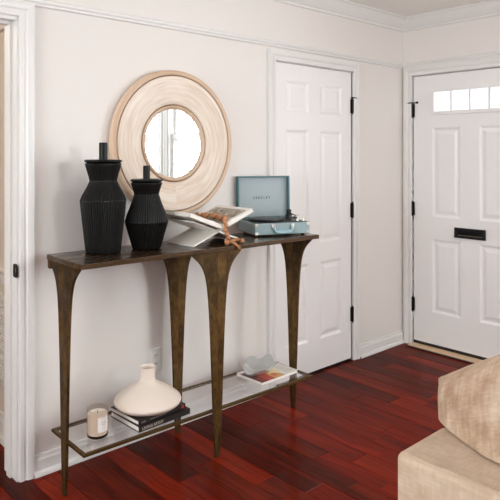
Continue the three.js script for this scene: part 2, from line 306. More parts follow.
  const frame = [box(0.0, T, WY0, WY0 + 0.03, z0, z1), box(0.0, T, WY1 - 0.03, WY1, z0, z1), box(0.0, T, WY0 + 0.03, WY1 - 0.03, z0, z0 + 0.025), box(0.0, T, WY0 + 0.03, WY1 - 0.03, z1 - 0.025, z1)];
  obj('window_frame', frame, trimMat, w);
  const cs = strips(caseP.map(([u, t]) => [V(-t, WY0 - u, z0 - u), V(-t, WY1 + u, z0 - u), V(-t, WY1 + u, z1 + u), V(-t, WY0 - u, z1 + u), V(-t, WY0 - u, z0 - u)]), true);
  obj('casing', cs, trimMat, w);
  obj('window_sill', box(-0.06, 0.02, WY0 - 0.02, WY0 + 0.006, z0 - 0.09, z1 + 0.09, 0.004), trimMat, w);
  for (const [ya, yb, x] of [[WY0 + 0.03, WYM + 0.05, 0.04], [WYM - 0.05, WY1 - 0.03, 0.08]]) {
    const a = z0 + 0.025, b = z1 - 0.025, s = 0.042, bars = [box(x, x + 0.035, ya, ya + 0.055, a, b), box(x, x + 0.035, yb - 0.055, yb, a, b), box(x, x + 0.035, ya + 0.055, yb - 0.055, a, a + s), box(x, x + 0.035, ya + 0.055, yb - 0.055, b - s, b)];
    const sash = obj('sash', bars, trimMat, w);
    for (const i of [1, 2]) { const z = a + s + (b - a - 2 * s) * i / 3; obj('muntin', box(x + 0.008, x + 0.028, ya + 0.05, yb - 0.05, z - 0.008, z + 0.008), trimMat, sash); }
    const ym = (ya + yb) / 2; obj('muntin', box(x + 0.0095, x + 0.0265, ym - 0.0075, ym + 0.0075, a + s, b - s), trimMat, sash);
    for (let i = 0; i < 3; i++) for (let m = 0; m < 2; m++) {
      const c0 = a + s + (b - a - 2 * s) * i / 3, c1 = a + s + (b - a - 2 * s) * (i + 1) / 3, r0 = ya + 0.055 + (yb - ya - 0.11) * m / 2, r1 = ya + 0.055 + (yb - ya - 0.11) * (m + 1) / 2;
      obj('pane', box(x + 0.016, x + 0.02, r0, r1, c0, c1), windowGlass, sash);
    }
  }
});
structure(obj('ground_outside', [box(-16, 14, -0.45, -0.3, RZ1 + T, 18), box(-16, RX0 - T, -0.45, -0.3, -8, RZ1 + T), box(T, 14, -0.45, -0.3, -8, RZ1 + T)], std({ color: 0x8c8a80, roughness: 0.95 })), 'pale ground outside the windows');

// hall behind the open doorway
{
  const hx = -2.91, hw = std({ color: 0xe6dccf, roughness: 0.7 });
  structure(obj('wall_hall', [box(hx, hx + 0.1, 0, CH, -2.5, -T), box(-5.0, hx + 0.1, 0, CH, -2.6, -2.5), box(-5.1, -5.0, 0, CH, -2.6, -T), box(-5.1, hx + 0.1, CH, CH + 0.1, -2.6, -T)], hw), 'beige hall walls beyond the open doorway');
  const onH = (P) => strips(P.map(([d, y]) => [V(hx - d, y, -2.5), V(hx - d, y, -T)]), false);
  structure(obj('baseboard_hall', onH(baseP.map(([d, y]) => [d, y * 1.45])), trimMat), 'white baseboard of the hall');
  structure(obj('trim_13', onH([[0, 0.79], [0.012, 0.795], [0.012, 0.845], [0.028, 0.856], [0.03, 0.868], [0, 0.872]]), trimMat), 'white chair rail in the hall');
  structure(obj('trim_14', onH([[0, 2.08], [0.018, 2.084], [0.02, 2.12], [0.03, 2.135], [0, 2.14]]), trimMat), 'white head trim in the hall');
  const v = thing('air_vent', 'white slatted return air vent low in the hall', 'vent', [hx, 0.45, -0.7]);
  obj('frame', [box(-0.012, 0, -0.17, -0.145, -0.32, 0.32), box(-0.012, 0, 0.265, 0.29, -0.32, 0.32), box(-0.012, 0, -0.145, 0.265, -0.32, -0.295), box(-0.012, 0, -0.145, 0.265, 0.295, 0.32)], trimMat, v);
  obj('backing', box(-0.002, 0, -0.145, 0.265, -0.295, 0.295), darkMat, v);
  for (let i = 0; i < 27; i++) { const g = box(-0.0045, 0.0045, -0.0055, 0.0055, -0.295, 0.295); g.rotateZ(0.5); g.translate(-0.006, -0.137 + i * 0.0152, 0); obj('slat', g, trimMat, v); }
}
{
  const l = thing('unseen_hall_lamp', 'unseen round white ceiling lamp placed to light the hall', 'lamp', [-4.0, CH, -1.4]);  // lamp out of view, placed to light the hall walls
  obj('lamp_base', lathe([[0.001, 0], [0.13, 0], [0.13, -0.02], [0.12, -0.026], [0.001, -0.026]], 48), plasticWhite, l);
  obj('lamp_glow', lathe([[0.118, -0.026], [0.125, -0.045], [0.115, -0.07], [0.08, -0.09], [0.001, -0.1]], 48), std({ color: 0xfff4e4, emissive: 0xffe9cf, emissiveIntensity: 1.2, roughness: 0.5, side: THREE.DoubleSide }), l);
  const p = new THREE.PointLight(new THREE.Color().setRGB(1, 0.88, 0.74), 1.6); p.position.set(-4.0, CH - 0.2, -1.4); p.shadow.radius = 5; p.name = 'unseen_hall_lamp_light'; scene.add(p);
}
// wall socket under the table
{
  const s = thing('wall_outlet', 'white wall outlet low between the left table legs', 'outlet', [-2.292, 0.38, 0]);
  obj('plate', box(-0.035, 0.035, -0.057, 0.057, 0, 0.006, 0.003), plasticWhite, s);
  for (const y of [-0.022, 0.022]) { const r = obj('socket', (() => { const g = new THREE.CylinderGeometry(0.016, 0.016, 0.004, 24); g.rotateX(Math.PI / 2); g.translate(0, y, 0.007); return g; })(), plasticWhite, s); for (const x of [-0.006, 0.006]) obj('slit', box(x - 0.0012, x + 0.0012, y - 0.003, y + 0.006, 0.0085, 0.0095), darkMat, r); }
}

// ---------------------------------------------------------------- console table
const TY = -0.0206, TT = 1.005;
const table = thing('console_table', 'long bronze metal console table on four flared legs with a glass shelf', 'table', [-2.1434, 0, 0.2592], TY);
function legGeo() {
  const half = [[0, 0.012], [0.1, 0.0195], [0.25, 0.0265], [0.4, 0.0325], [0.55, 0.039], [0.68, 0.0465], [0.76, 0.053], [0.82, 0.0605], [0.86, 0.069], [0.89, 0.08], [0.91, 0.091], [0.926, 0.103], [0.94, 0.117], [0.951, 0.13], [0.96, 0.141], [0.967, 0.149], [0.972, 0.151]].map(([y, w]) => [y * 1.0103, w * 0.978]);
  const s = new THREE.Shape(); s.moveTo(-half[0][1], 0);
  for (const [y, w] of half.slice(1)) s.lineTo(-w, y);
  for (const [y, w] of half.slice().reverse()) s.lineTo(w, y);
  const g = new THREE.ExtrudeGeometry(s, { depth: 0.010, bevelEnabled: true, bevelSize: 0.0015, bevelThickness: 0.0015, bevelSegments: 1 });
  g.translate(0, 0.0016, -0.005); return g;
}
{
  const top = obj('tabletop', box(-0.772, 0.649, TT - 0.022, TT, -0.177, 0.170, 0.0025), bronzeTop, table);
  const lg = legGeo(), sideLeg = lg.clone().rotateY(Math.PI / 2);
  const L = (g, x, z) => { const m = obj('leg', g, bronze, table); m.position.set(x, -0.0015, z); return m; };
  L(sideLeg, -0.7645, -0.006); L(sideLeg, 0.620, -0.006); L(lg, -0.07, 0.1625); L(lg, -0.07, -0.170);
  for (const [x, z] of [[-0.764, -0.160], [0.618, -0.160]]) obj('bracket', [box(x - 0.006, x + 0.006, TT - 0.062, TT - 0.022, z - 0.012, z + 0.012, 0.003), box(x - 0.005, x + 0.02, TT - 0.032, TT - 0.022, z - 0.012, z + 0.012, 0.003)], bronze, table);
  const sx0 = -0.757, sx1 = 0.6125, sz0 = -0.1625, sz1 = 0.155, sy = 0.226, b = 0.016, h = 0.013;
  obj('shelf_frame', [box(sx0, sx1, sy - h, sy, sz0, sz0 + b, 0.002), box(sx0, sx1, sy - h, sy, sz1 - b, sz1, 0.002), box(sx0, sx0 + b, sy - h, sy, sz0 + b, sz1 - b, 0.002), box(sx1 - b, sx1, sy - h, sy, sz0 + b, sz1 - b, 0.002)], bronze, table);
  const gl = obj('shelf_glass', box(sx0 + b, sx1 - b, sy - 0.008, sy - 0.002, sz0 + b, sz1 - b), glassPane, table); gl.userData.label = 'clear glass shelf pane';
}
const SHELF = 0.2242;
scene.updateMatrixWorld(true);

// ---------------------------------------------------------------- mirror
{
  const m = thing('round_mirror', 'round mirror in a wide whitewashed wooden frame on the wall', 'mirror', [-2.184, 1.511, 0.001]);
  const ringWood = (k, a, b) => std({ roughness: 0.6, map: tex(512, 256, (x, y) => { const g = 0.35 * nA(x * 16 + k * 9, y * 40) + 0.3 * nB(x * 40, y * 90 + k) + 0.4 * nC(x * 8, y * 8 + k * 3); return mixc(a, b, Math.min(1, Math.max(0, g * 1.5 - 0.25))); }), bumpMap: tex(256, 256, (x, y) => 128 + 90 * (nB(x * 64, y * 100) - 0.5), false), bumpScale: 0.0008 });
  const pale = ringWood(1, [218, 194, 172], [246, 234, 222]), tan = ringWood(2, [200, 164, 134], [230, 206, 182]), brown = std({ color: 0x7a5438, roughness: 0.6 });
  const rot = (g) => { g.rotateX(Math.PI / 2); return g; };
  const R = 0.387;
  obj('outer_rim', rot(lathe([[R - 0.03, 0], [R - 0.006, 0], [R, 0.016], [R, 0.036], [R - 0.002, 0.042], [R - 0.008, 0.046], [R - 0.018, 0.047], [R - 0.024, 0.045], [R - 0.0265, 0.04], [R - 0.0265, 0.02]], 128)), tan, m);
  obj('groove', rot(lathe([[R - 0.034, 0.032], [R - 0.022, 0.032]], 128)), two(brown), m);
  obj('band', rot(lathe([[R - 0.0305, 0.02], [R - 0.0305, 0.04], [R - 0.034, 0.044], [R - 0.05, 0.0435], [R - 0.085, 0.041], [R - 0.12, 0.037], [R - 0.155, 0.031], [R - 0.175, 0.026], [R - 0.18, 0.022], [R - 0.1805, 0.008]], 128)), pale, m);
  obj('groove', rot(lathe([[R - 0.19, 0.015], [R - 0.176, 0.015]], 128)), brown, m);
  obj('inner_rim', rot(lathe([[R - 0.1855, 0.008], [R - 0.186, 0.026], [R - 0.1885, 0.03], [R - 0.194, 0.03], [R - 0.2, 0.024], [R - 0.205, 0.019], [R - 0.207, 0.01]], 128)), tan, m);
  const gm = new THREE.CylinderGeometry(R - 0.201, R - 0.201, 0.006, 96); gm.rotateX(Math.PI / 2); gm.translate(0, 0, 0.013);
  const gl = obj('mirror_glass', gm, std({ color: 0xe2e6e6, metalness: 1, roughness: 0.0 }), m); gl.userData.label = 'mirror glass';
  two(tan); two(pale);
}

// ---------------------------------------------------------------- black fluted vases
const charcoal = std({ color: 0x0a0908, roughness: 0.4, specularIntensity: 0.55, bumpMap: plasterBump, bumpScale: 0.0004 });
const charcoalLid = std({ color: 0x0b0a09, roughness: 0.42, specularIntensity: 0.5 });
function fluted(prof, n, depth) {       // lathe with n flutes; prof [r, y, flute amount 0..1]
  const seg = n * 6, pos = [], idx = [], uv = [];
  prof.forEach(([r, y, f], i) => {
    for (let k = 0; k <= seg; k++) { const a = k / seg * Math.PI * 2, q = Math.abs(Math.cos(a * n / 2)), rr2 = r - depth * f * (1 - Math.pow(1 - q * q, 0.5)) * (r / 0.1); pos.push(rr2 * Math.cos(a), y, rr2 * Math.sin(a)); uv.push(k / seg, y); }
  });
  for (let i = 0; i + 1 < prof.length; i++) for (let k = 0; k < seg; k++) { const a = i * (seg + 1) + k, b = a + seg + 1; idx.push(a, b, a + 1, b, b + 1, a + 1); }
  const g = new THREE.BufferGeometry(); g.setAttribute('position', new THREE.Float32BufferAttribute(pos, 3)); g.setAttribute('uv', new THREE.Float32BufferAttribute(uv, 2)); g.setIndex(idx); g.computeVertexNormals(); return g;
}
function vase(label, x, z, p) {
  const v = thing('ribbed_vase', label, 'vase', [x, TT + 0.0005, z], 0.3, 'black ribbed vases on the console table');
  const { rb, rsb, hs, rn, hn, rr: rim, hr, rk, hk } = p, e = 0.004;
  const lerpRow = (r0, h0, r1, h1, n) => Array.from({ length: n }, (_, i) => { const t = (i + 1) / (n + 1); return [r0 + (r1 - r0) * t, h0 + (h1 - h0) * t, 1]; });
  const prof = [[0.001, 0, 0], [rb - 0.004, 0, 0.5], [rb, 0.004, 1], ...lerpRow(rb, 0.004, rsb, hs - e, 5), [rsb - 0.001, hs - e, 1], [rsb, hs, 0.8], [rsb - 0.002, hs + e, 1], ...lerpRow(rsb, hs + e, rn, hn - e, 4), [rn + 0.002, hn - e, 1], [rn, hn, 0.8], [rn + 0.001, hn + e, 1], ...lerpRow(rn, hn + e, rim, hr, 4), [rim, hr, 1], [rim - 0.004, hr + 0.001, 0.6], [0.001, hr + 0.001, 0]];
  obj('body', fluted(prof, 52, 0.0055), charcoal, v);
  const lid = obj('lid', lathe([[0.001, hr + 0.002], [rim - 0.006, hr + 0.002], [rim - 0.006, hr + 0.006], [rim + 0.001, hr + 0.008], [rim + 0.002, hr + 0.012], [rim, hr + 0.016], [rim - 0.006, hr + 0.018], [0.001, hr + 0.02]], 64), charcoalLid, v);
  obj('knob', lathe([[rk + 0.001, hr + 0.019], [rk, hr + 0.024], [rk, hk - 0.003], [rk - 0.003, hk], [0.001, hk]], 32), charcoalLid, lid);
}
vase('taller black ribbed lidded vase at the left end of the table', -2.6935, 0.181, { rb: 0.0792, rsb: 0.1046, hs: 0.237, rn: 0.0616, hn: 0.325, rr: 0.0826, hr: 0.404, rk: 0.0191, hk: 0.5 });
vase('shorter black ribbed lidded vase beside the open book', -2.4837, 0.2162, { rb: 0.0675, rsb: 0.1032, hs: 0.130, rn: 0.0583, hn: 0.256, rr: 0.0749, hr: 0.311, rk: 0.0166, hk: 0.393 });

// ---------------------------------------------------------------- open book on a folding stand
const paper = std({ color: 0xf1ece4, roughness: 0.75 });
{
  const bx = -2.1512, bz = 0.2445, turn = 0, ys = 0.064, s = 0.355, Lz = 0.29;
  const white = std({ color: 0xece6de, roughness: 0.45 });
  const st = thing('book_stand', 'white folding cross stand holding the open book', 'book stand', [bx, TT, bz], turn);
  const pan = (side) => { // one panel through the crossing line: up on one side, down on the other
    const up = 0.17, dn = 0.17, g = box(-dn, up, -0.004, 0.004, -0.11, 0.11, 0.002); g.rotateZ(s * 1.0); if (side < 0) g.rotateY(Math.PI); g.translate(0, ys, 0); return g;
  };
  obj('panel', pan(1), white, st); obj('panel', pan(-1), white, st);
  const b = thing('open_book', 'open picture book lying in the white cross stand', 'book', [bx, TT + ys + 0.012, bz], turn);
  // each half: a cover board, a fanned page block and a printed page
  const half = (sd) => {
    const w = 0.215, t = 0.017, prof = [];
    for (let i = 0; i <= 14; i++) { const x = i / 14 * w; prof.push([x, t * Math.min(1, 0.35 + 2.2 * Math.sqrt(Math.max(0, i / 14)) * 0.5) + 0.004 * Math.sin(Math.PI * Math.min(1, i / 7))]); }
    const sh = new THREE.Shape(); sh.moveTo(0, 0); sh.lineTo(w, 0); for (const [x, y] of prof.slice().reverse()) sh.lineTo(x, y);
    const g = new THREE.ExtrudeGeometry(sh, { depth: Lz - 0.008, bevelEnabled: false }); g.translate(0, 0.003, -(Lz - 0.008) / 2);
    const top = strips(prof.map(([x, y]) => [V(x, y + 0.0036, Lz / 2 - 0.004), V(x, y + 0.0036, -Lz / 2 + 0.004)]), false);
    const uv = top.attributes.uv, pp = top.attributes.position; for (let i = 0; i < uv.count; i++) uv.setXY(i, pp.getX(i) / w, 0.5 - pp.getZ(i) / Lz);
    const cov = box(0, w + 0.005, -0.0005, 0.003, -Lz / 2, Lz / 2, 0.001);
    return [g, top, cov].map((q) => { q.rotateZ(s); if (sd < 0) q.rotateY(Math.PI); return q; });
  };
  const photo = canvasTex(256, 320, (c, w, h) => {
    c.fillStyle = '#f2eee8'; c.fillRect(0, 0, w, h);
    c.fillStyle = '#a39b8f'; c.fillRect(30, 26, 196, 270);
    const cols = ['#7c756b', '#a79d8f', '#cdc0af', '#8a8378', '#ded4c6', '#9a8168', '#5f5950', '#bda88f']; let q = 77; const r = () => ((q = (q * 16807) % 2147483647) / 2147483647);
    for (let i = 0; i < 60; i++) { c.fillStyle = cols[Math.floor(r() * cols.length)]; c.fillRect(30 + r() * 170, 26 + r() * 240, 8 + r() * 26, 6 + r() * 30); }
  });
  const text = canvasTex(256, 320, (c, w, h) => { c.fillStyle = '#f3efe9'; c.fillRect(0, 0, w, h); c.fillStyle = '#9a948c'; let q = 5; const r = () => ((q = (q * 16807) % 2147483647) / 2147483647); for (let y = 50; y < 280; y += 12) c.fillRect(40, y, 120 + r() * 50, 2.4); });
  const [g1, t1, c1] = half(1), [g2, t2, c2] = half(-1);
  obj('page_block', g1, paper, b); obj('page', t1, std({ map: photo, roughness: 0.45, side: THREE.DoubleSide }), b).userData.label = 'page with a dark photograph';
  obj('page_block', g2, paper, b); obj('page', t2, std({ map: text, roughness: 0.5, side: THREE.DoubleSide }), b);
  const covM = std({ color: 0xd8d2c8, roughness: 0.5 }); obj('cover', c1, covM, b); obj('cover', c2, covM, b);
  obj('spine', box(-0.012, 0.012, -0.004, 0.001, -Lz / 2, Lz / 2, 0.001), covM, b);
  // wooden bead garland with a tassel
  const bead = std({ roughness: 0.5, map: tex(64, 64, (x, y) => mixc([170, 108, 68], [206, 150, 104], nC(x * 8, y * 24))) });
  const gar = thing('bead_garland', 'brown wooden bead garland draped over the open book', 'garland', [bx, TT, bz], turn);
  const path = new THREE.CatmullRomCurve3([V(0.052, 0.131, -0.135), V(0.03, 0.125, -0.105), V(0.06, 0.134, -0.075), V(0.034, 0.126, -0.045), V(0.062, 0.135, -0.015), V(0.034, 0.126, 0.015), V(0.064, 0.135, 0.04), V(0.032, 0.125, 0.07), V(0.05, 0.13, 0.1), V(0.02, 0.121, 0.128), V(0.006, 0.1, 0.158), V(-0.006, 0.07, 0.166), V(0.012, 0.04, 0.168), V(0.0, 0.0125, 0.162), V(0.03, 0.0125, 0.15), V(0.07, 0.0125, 0.132), V(0.105, 0.0125, 0.122), V(0.13, 0.0125, 0.136), V(0.115, 0.0125, 0.156)]);
  const len = path.getLength(), n = Math.floor(len / 0.0215), bg = new THREE.SphereGeometry(0.0115, 14, 10);
  for (let i = 0; i <= n; i++) { const p = path.getPointAt(i / n), m = obj('bead', bg, bead, gar); m.position.copy(p); m.rotation.set(i, i * 2.1, 0); m.scale.y = 0.93; }
  obj('cord', new THREE.TubeGeometry(path, 120, 0.0018, 6), bead, gar);
  const tas = obj('tassel', (() => { const l = []; for (let i = 0; i < 26; i++) { const a = i * 2.4, q = 0.0035 * Math.sqrt(i / 26 * 6), c0 = V(0.02 + 0.3 * q * Math.cos(a), 0.014 + 0.3 * q * Math.sin(a), 0.15), e = V(0.06 + 1.0 * q * Math.cos(a), -0.014 + 0.8 * q * Math.sin(a), 0.2 + q * Math.cos(a * 1.7)); l.push(tube([c0.toArray(), [0.042 + 0.7 * q * Math.cos(a), 0.008 + 0.5 * q * Math.abs(Math.sin(a)), 0.18], e.toArray()], 0.0016, 8, 5)); } l.push(new THREE.SphereGeometry(0.0085, 12, 8).translate(0.02, 0.016, 0.15)); return l; })(), std({ color: 0xc08a5e, roughness: 0.8 }), gar);
}

// ---------------------------------------------------------------- suitcase record player
{
  const t = thing('record_player', 'pale blue suitcase record player with its lid open', 'record player', [-1.6445, TT + 0.0004, 0.2262], -0.378);
  const W = 0.328, D = 0.265, H = 0.063, f = 0.009;
  const vin = (hi, lo) => std({ map: tex(128, 128, (x, y) => mixc(lo, hi, 0.4 * nB(x * 64, y * 64) + 0.6 * nD(x * 128, y * 128))), roughness: 0.42 });
  const blue = vin([158, 178, 180], [130, 152, 156]), teal = vin([88, 130, 134], [68, 110, 116]), inner = vin([172, 190, 200], [154, 176, 188]);
  const chrome = std({ color: 0xb9b6b0, metalness: 1, roughness: 0.35 });
  obj('case', box(-W / 2, W / 2, f, f + H, -D / 2, D / 2, 0.006), blue, t);
  for (const [x, z] of [[-1, -1], [1, -1], [-1, 1], [1, 1]]) obj('foot', cyl(0.01, 0.012, f + 0.001, x * (W / 2 - 0.03), 0, z * (D / 2 - 0.025), 16), darkMat, t);
  obj('deck', box(-W / 2 + 0.01, W / 2 - 0.01, f + H - 0.002, f + H + 0.003, -D / 2 + 0.01, D / 2 - 0.01, 0.0015), std({ color: 0x1b1a1a, roughness: 0.4 }), t);
  const plat = obj('platter', lathe([[0.001, f + H + 0.003], [0.098, f + H + 0.003], [0.1, f + H + 0.006], [0.1, f + H + 0.014], [0.097, f + H + 0.016], [0.001, f + H + 0.016]], 64).translate(-0.045, 0, 0.0), std({ color: 0x161516, roughness: 0.35 }), t);
  obj('spindle', cyl(0.003, 0.003, 0.012, -0.045, f + H + 0.015, 0, 12), chrome, plat);
  const arm = obj('tonearm', [tube([[0.125, f + H + 0.03, -0.06], [0.122, f + H + 0.031, 0.0], [0.11, f + H + 0.028, 0.06], [0.096, f + H + 0.024, 0.08]], 0.0035, 24, 8), box(0.085, 0.103, f + H + 0.016, f + H + 0.027, 0.072, 0.098, 0.002)], std({ color: 0x1a1918, roughness: 0.35 }), t);
  obj('pivot', [cyl(0.02, 0.018, 0.024, 0.125, f + H + 0.003, -0.06, 20), cyl(0.014, 0.014, 0.03, 0.125, f + H + 0.024, -0.06, 16)], std({ color: 0x131212, roughness: 0.4 }), arm);
  obj('arm_rest', [cyl(0.005, 0.005, 0.028, 0.128, f + H + 0.003, 0.035, 12), box(0.118, 0.138, f + H + 0.026, f + H + 0.034, 0.028, 0.042, 0.002)], chrome, t);
  for (const [x, z] of [[0.105, 0.095], [0.145, 0.09]]) obj('control_knob', cyl(0.008, 0.007, 0.012, x, f + H + 0.003, z, 16), chrome, t);
  // front: clasps, handle, metal corners
  for (const x of [-0.058, 0.058]) { const c = obj('clasp', [box(x - 0.011, x + 0.011, f + 0.042, f + H - 0.004, D / 2 - 0.001, D / 2 + 0.005, 0.002), box(x - 0.007, x + 0.007, f + 0.034, f + 0.046, D / 2, D / 2 + 0.008, 0.002)], chrome, t); c.userData.label = 'chrome clasp'; }
  const h = obj('handle', [tube([[-0.05, f + 0.044, D / 2 + 0.004], [-0.052, f + 0.03, D / 2 + 0.012], [-0.04, f + 0.016, D / 2 + 0.014], [0, f + 0.012, D / 2 + 0.015], [0.04, f + 0.016, D / 2 + 0.014], [0.052, f + 0.03, D / 2 + 0.012], [0.05, f + 0.044, D / 2 + 0.004]], 0.0065, 40, 10), box(-0.044, 0.044, f + 0.008, f + 0.026, D / 2 + 0.008, D / 2 + 0.02, 0.006)], vin([166, 196, 204], [148, 180, 190]), t); h.userData.label = 'pale blue carrying handle';
  for (const sx of [-1, 1]) for (const y of [f, f + H - 0.018]) obj('metal_corner', [box(sx * W / 2 - (sx > 0 ? 0.02 : 0.001), sx * W / 2 + (sx > 0 ? 0.001 : 0.02), y - 0.001, y + 0.019, D / 2 - 0.018, D / 2 + 0.0015, 0.004)], chrome, t);
  // lid: a shallow tray hinged at the back edge
  const lid = new THREE.Group(); lid.name = 'lid'; t.add(lid); lid.position.set(0, f + H + 0.002, -D / 2 + 0.004); lid.rotation.x = -0.03;
  const LH = 0.246, LD = 0.036;
  obj('shell', [box(-W / 2, W / 2, 0, LH, -LD, -LD + 0.006, 0.002), box(-W / 2, W / 2, LH - 0.008, LH, -LD, 0, 0.002), box(-W / 2, W / 2, 0, 0.008, -LD, 0, 0.002), box(-W / 2, -W / 2 + 0.008, 0, LH, -LD, 0, 0.002), box(W / 2 - 0.008, W / 2, 0, LH, -LD, 0, 0.002)], teal, lid);
  const nameTex = canvasTex(512, 360, (c, w, h) => {
    c.fillStyle = 'rgb(168,180,184)'; c.fillRect(0, 0, w, h); c.fillStyle = '#2a3a40'; c.font = 'bold 34px sans-serif'; c.textAlign = 'center';
    const word = 'CROSLEY'; for (let i = 0; i < word.length; i++) c.fillText(word[i], 246 + (i - 3) * 27, 200);
  });
  const lin = new THREE.PlaneGeometry(W - 0.016, LH - 0.016); lin.translate(0, LH / 2, -LD + 0.0075);
  obj('lining', lin, std({ map: nameTex, roughness: 0.5 }), lid).userData.label = 'grey blue lid lining with maker name';
  for (const x of [-0.1, 0.1]) { const hg = new THREE.CylinderGeometry(0.004, 0.004, 0.04, 10); hg.rotateZ(Math.PI / 2); hg.translate(x, 0.0, 0.002); obj('hinge', hg, chrome, lid); }
}

// ---------------------------------------------------------------- things on the glass shelf
{
  const c = thing('jar_candle', 'white candle in a clear glass jar on the shelf', 'candle', [-2.7742, SHELF, 0.2758], 0.85);
  const jar = std({ color: 0xeee6de, roughness: 0.03, transmission: 1, thickness: 0, ior: 1.45 });
  obj('jar', lathe([[0.001, 0.0005], [0.040, 0.0005], [0.0445, 0.004], [0.046, 0.012], [0.046, 0.122], [0.0448, 0.1235]], 64), jar, c);
  obj('jar_base', lathe([[0.001, 0.0012], [0.0395, 0.0012], [0.044, 0.0045], [0.0452, 0.0105], [0.001, 0.0108]], 48), std({ color: 0x3a2a20, roughness: 0.25 }), c);
  const wax = obj('wax', lathe([[0.001, 0.012], [0.040, 0.012], [0.0427, 0.015], [0.0427, 0.1], [0.041, 0.102], [0.02, 0.1], [0.001, 0.0995]], 48), std({ color: 0xf6ebe0, roughness: 0.5 }), c);
  obj('wick', cyl(0.001, 0.001, 0.012, 0.002, 0.099, 0, 6), darkMat, wax);
  const lt = canvasTex(128, 192, (x, w, h) => { x.fillStyle = '#f3ede6'; x.fillRect(0, 0, w, h); x.fillStyle = '#9b9189'; x.fillRect(38, 60, 52, 5); x.fillRect(30, 84, 68, 3); x.fillRect(44, 100, 40, 3); x.fillRect(36, 140, 56, 2); });
  const lab = new THREE.CylinderGeometry(0.0464, 0.0464, 0.064, 24, 1, true, 4.95, 1.15); lab.translate(0, 0.062, 0); obj('label', lab, std({ map: lt, roughness: 0.7, side: THREE.DoubleSide }), c).userData.label = 'white paper label';
}
function closedBook(name, label, pos, turn, [w, h, d], coverM, spineTex, group) {   // spine faces +z
  const b = thing(name, label, 'book', pos, turn, group);
  obj('page_block', box(-w / 2 + 0.004, w / 2 - 0.004, 0.003, h - 0.003, -d / 2 + 0.004, d / 2 - 0.002), paper, b);
  obj('cover', [box(-w / 2, w / 2, 0, 0.003, -d / 2, d / 2, 0.001), box(-w / 2, w / 2, h - 0.003, h, -d / 2, d / 2, 0.001), box(-w / 2, w / 2, 0, h, d / 2 - 0.003, d / 2, 0.001)], coverM, b);
  const p = new THREE.PlaneGeometry(w - 0.004, h - 0.002); p.translate(0, h / 2, d / 2 + 0.0006); obj('spine_print', p, std({ map: spineTex, roughness: 0.45 }), b);
  return b;
}
{
  const cover1 = std({ color: 0x1f1a19, roughness: 0.4 }), cover2 = std({ color: 0x241f1e, roughness: 0.4 });
  const sp1 = canvasTex(512, 44, (c, w, h) => { c.fillStyle = '#231d1c'; c.fillRect(0, 0, w, h); c.fillStyle = '#cbbdb2'; c.font = 'bold 30px sans-serif'; c.fillText('LIVING ARTIST', 26, 33); c.font = '16px sans-serif'; });
  const sp2 = canvasTex(512, 44, (c, w, h) => { c.fillStyle = '#1a1615'; c.fillRect(0, 0, w, h); c.fillStyle = '#b9aca2'; c.font = 'bold 24px sans-serif'; c.fillText('LIVE', 22, 30); c.fillRect(120, 20, 170, 5); c.fillStyle = '#b6402c'; c.fillRect(468, 4, 30, 36); });
  closedBook('large_book', 'dark lower picture book under the round white vase', [-2.4877, SHELF + 0.0008, 0.2563], 0.03, [0.288, 0.026, 0.235], cover1, sp1, 'books under the white vase');
  closedBook('large_book', 'thinner dark upper picture book right beneath the round white vase', [-2.4974, SHELF + 0.0274, 0.2514], 0.07, [0.27, 0.022, 0.22], cover2, sp2, 'books under the white vase');
  const v = thing('round_vase', 'wide low cream white ceramic vase on the stacked books', 'vase', [-2.4974, SHELF + 0.0498, 0.2465]);
  const cer = std({ color: 0xf3e4d6, roughness: 0.55, bumpMap: plasterBump, bumpScale: 0.0005 });
  obj('body', lathe([[0.001, 0.0], [0.126, 0.0], [0.138, 0.003], [0.15, 0.011], [0.156, 0.02], [0.1575, 0.026], [0.155, 0.033], [0.147, 0.042], [0.13, 0.056], [0.107, 0.072], [0.083, 0.087], [0.06, 0.1], [0.045, 0.11], [0.036, 0.12]], 96), cer, v);
  obj('neck', lathe([[0.0365, 0.1195], [0.034, 0.128], [0.0335, 0.148], [0.0345, 0.166], [0.038, 0.179], [0.0375, 0.181], [0.034, 0.18], [0.03, 0.166], [0.029, 0.14], [0.031, 0.122]], 64), two(cer), v);
}
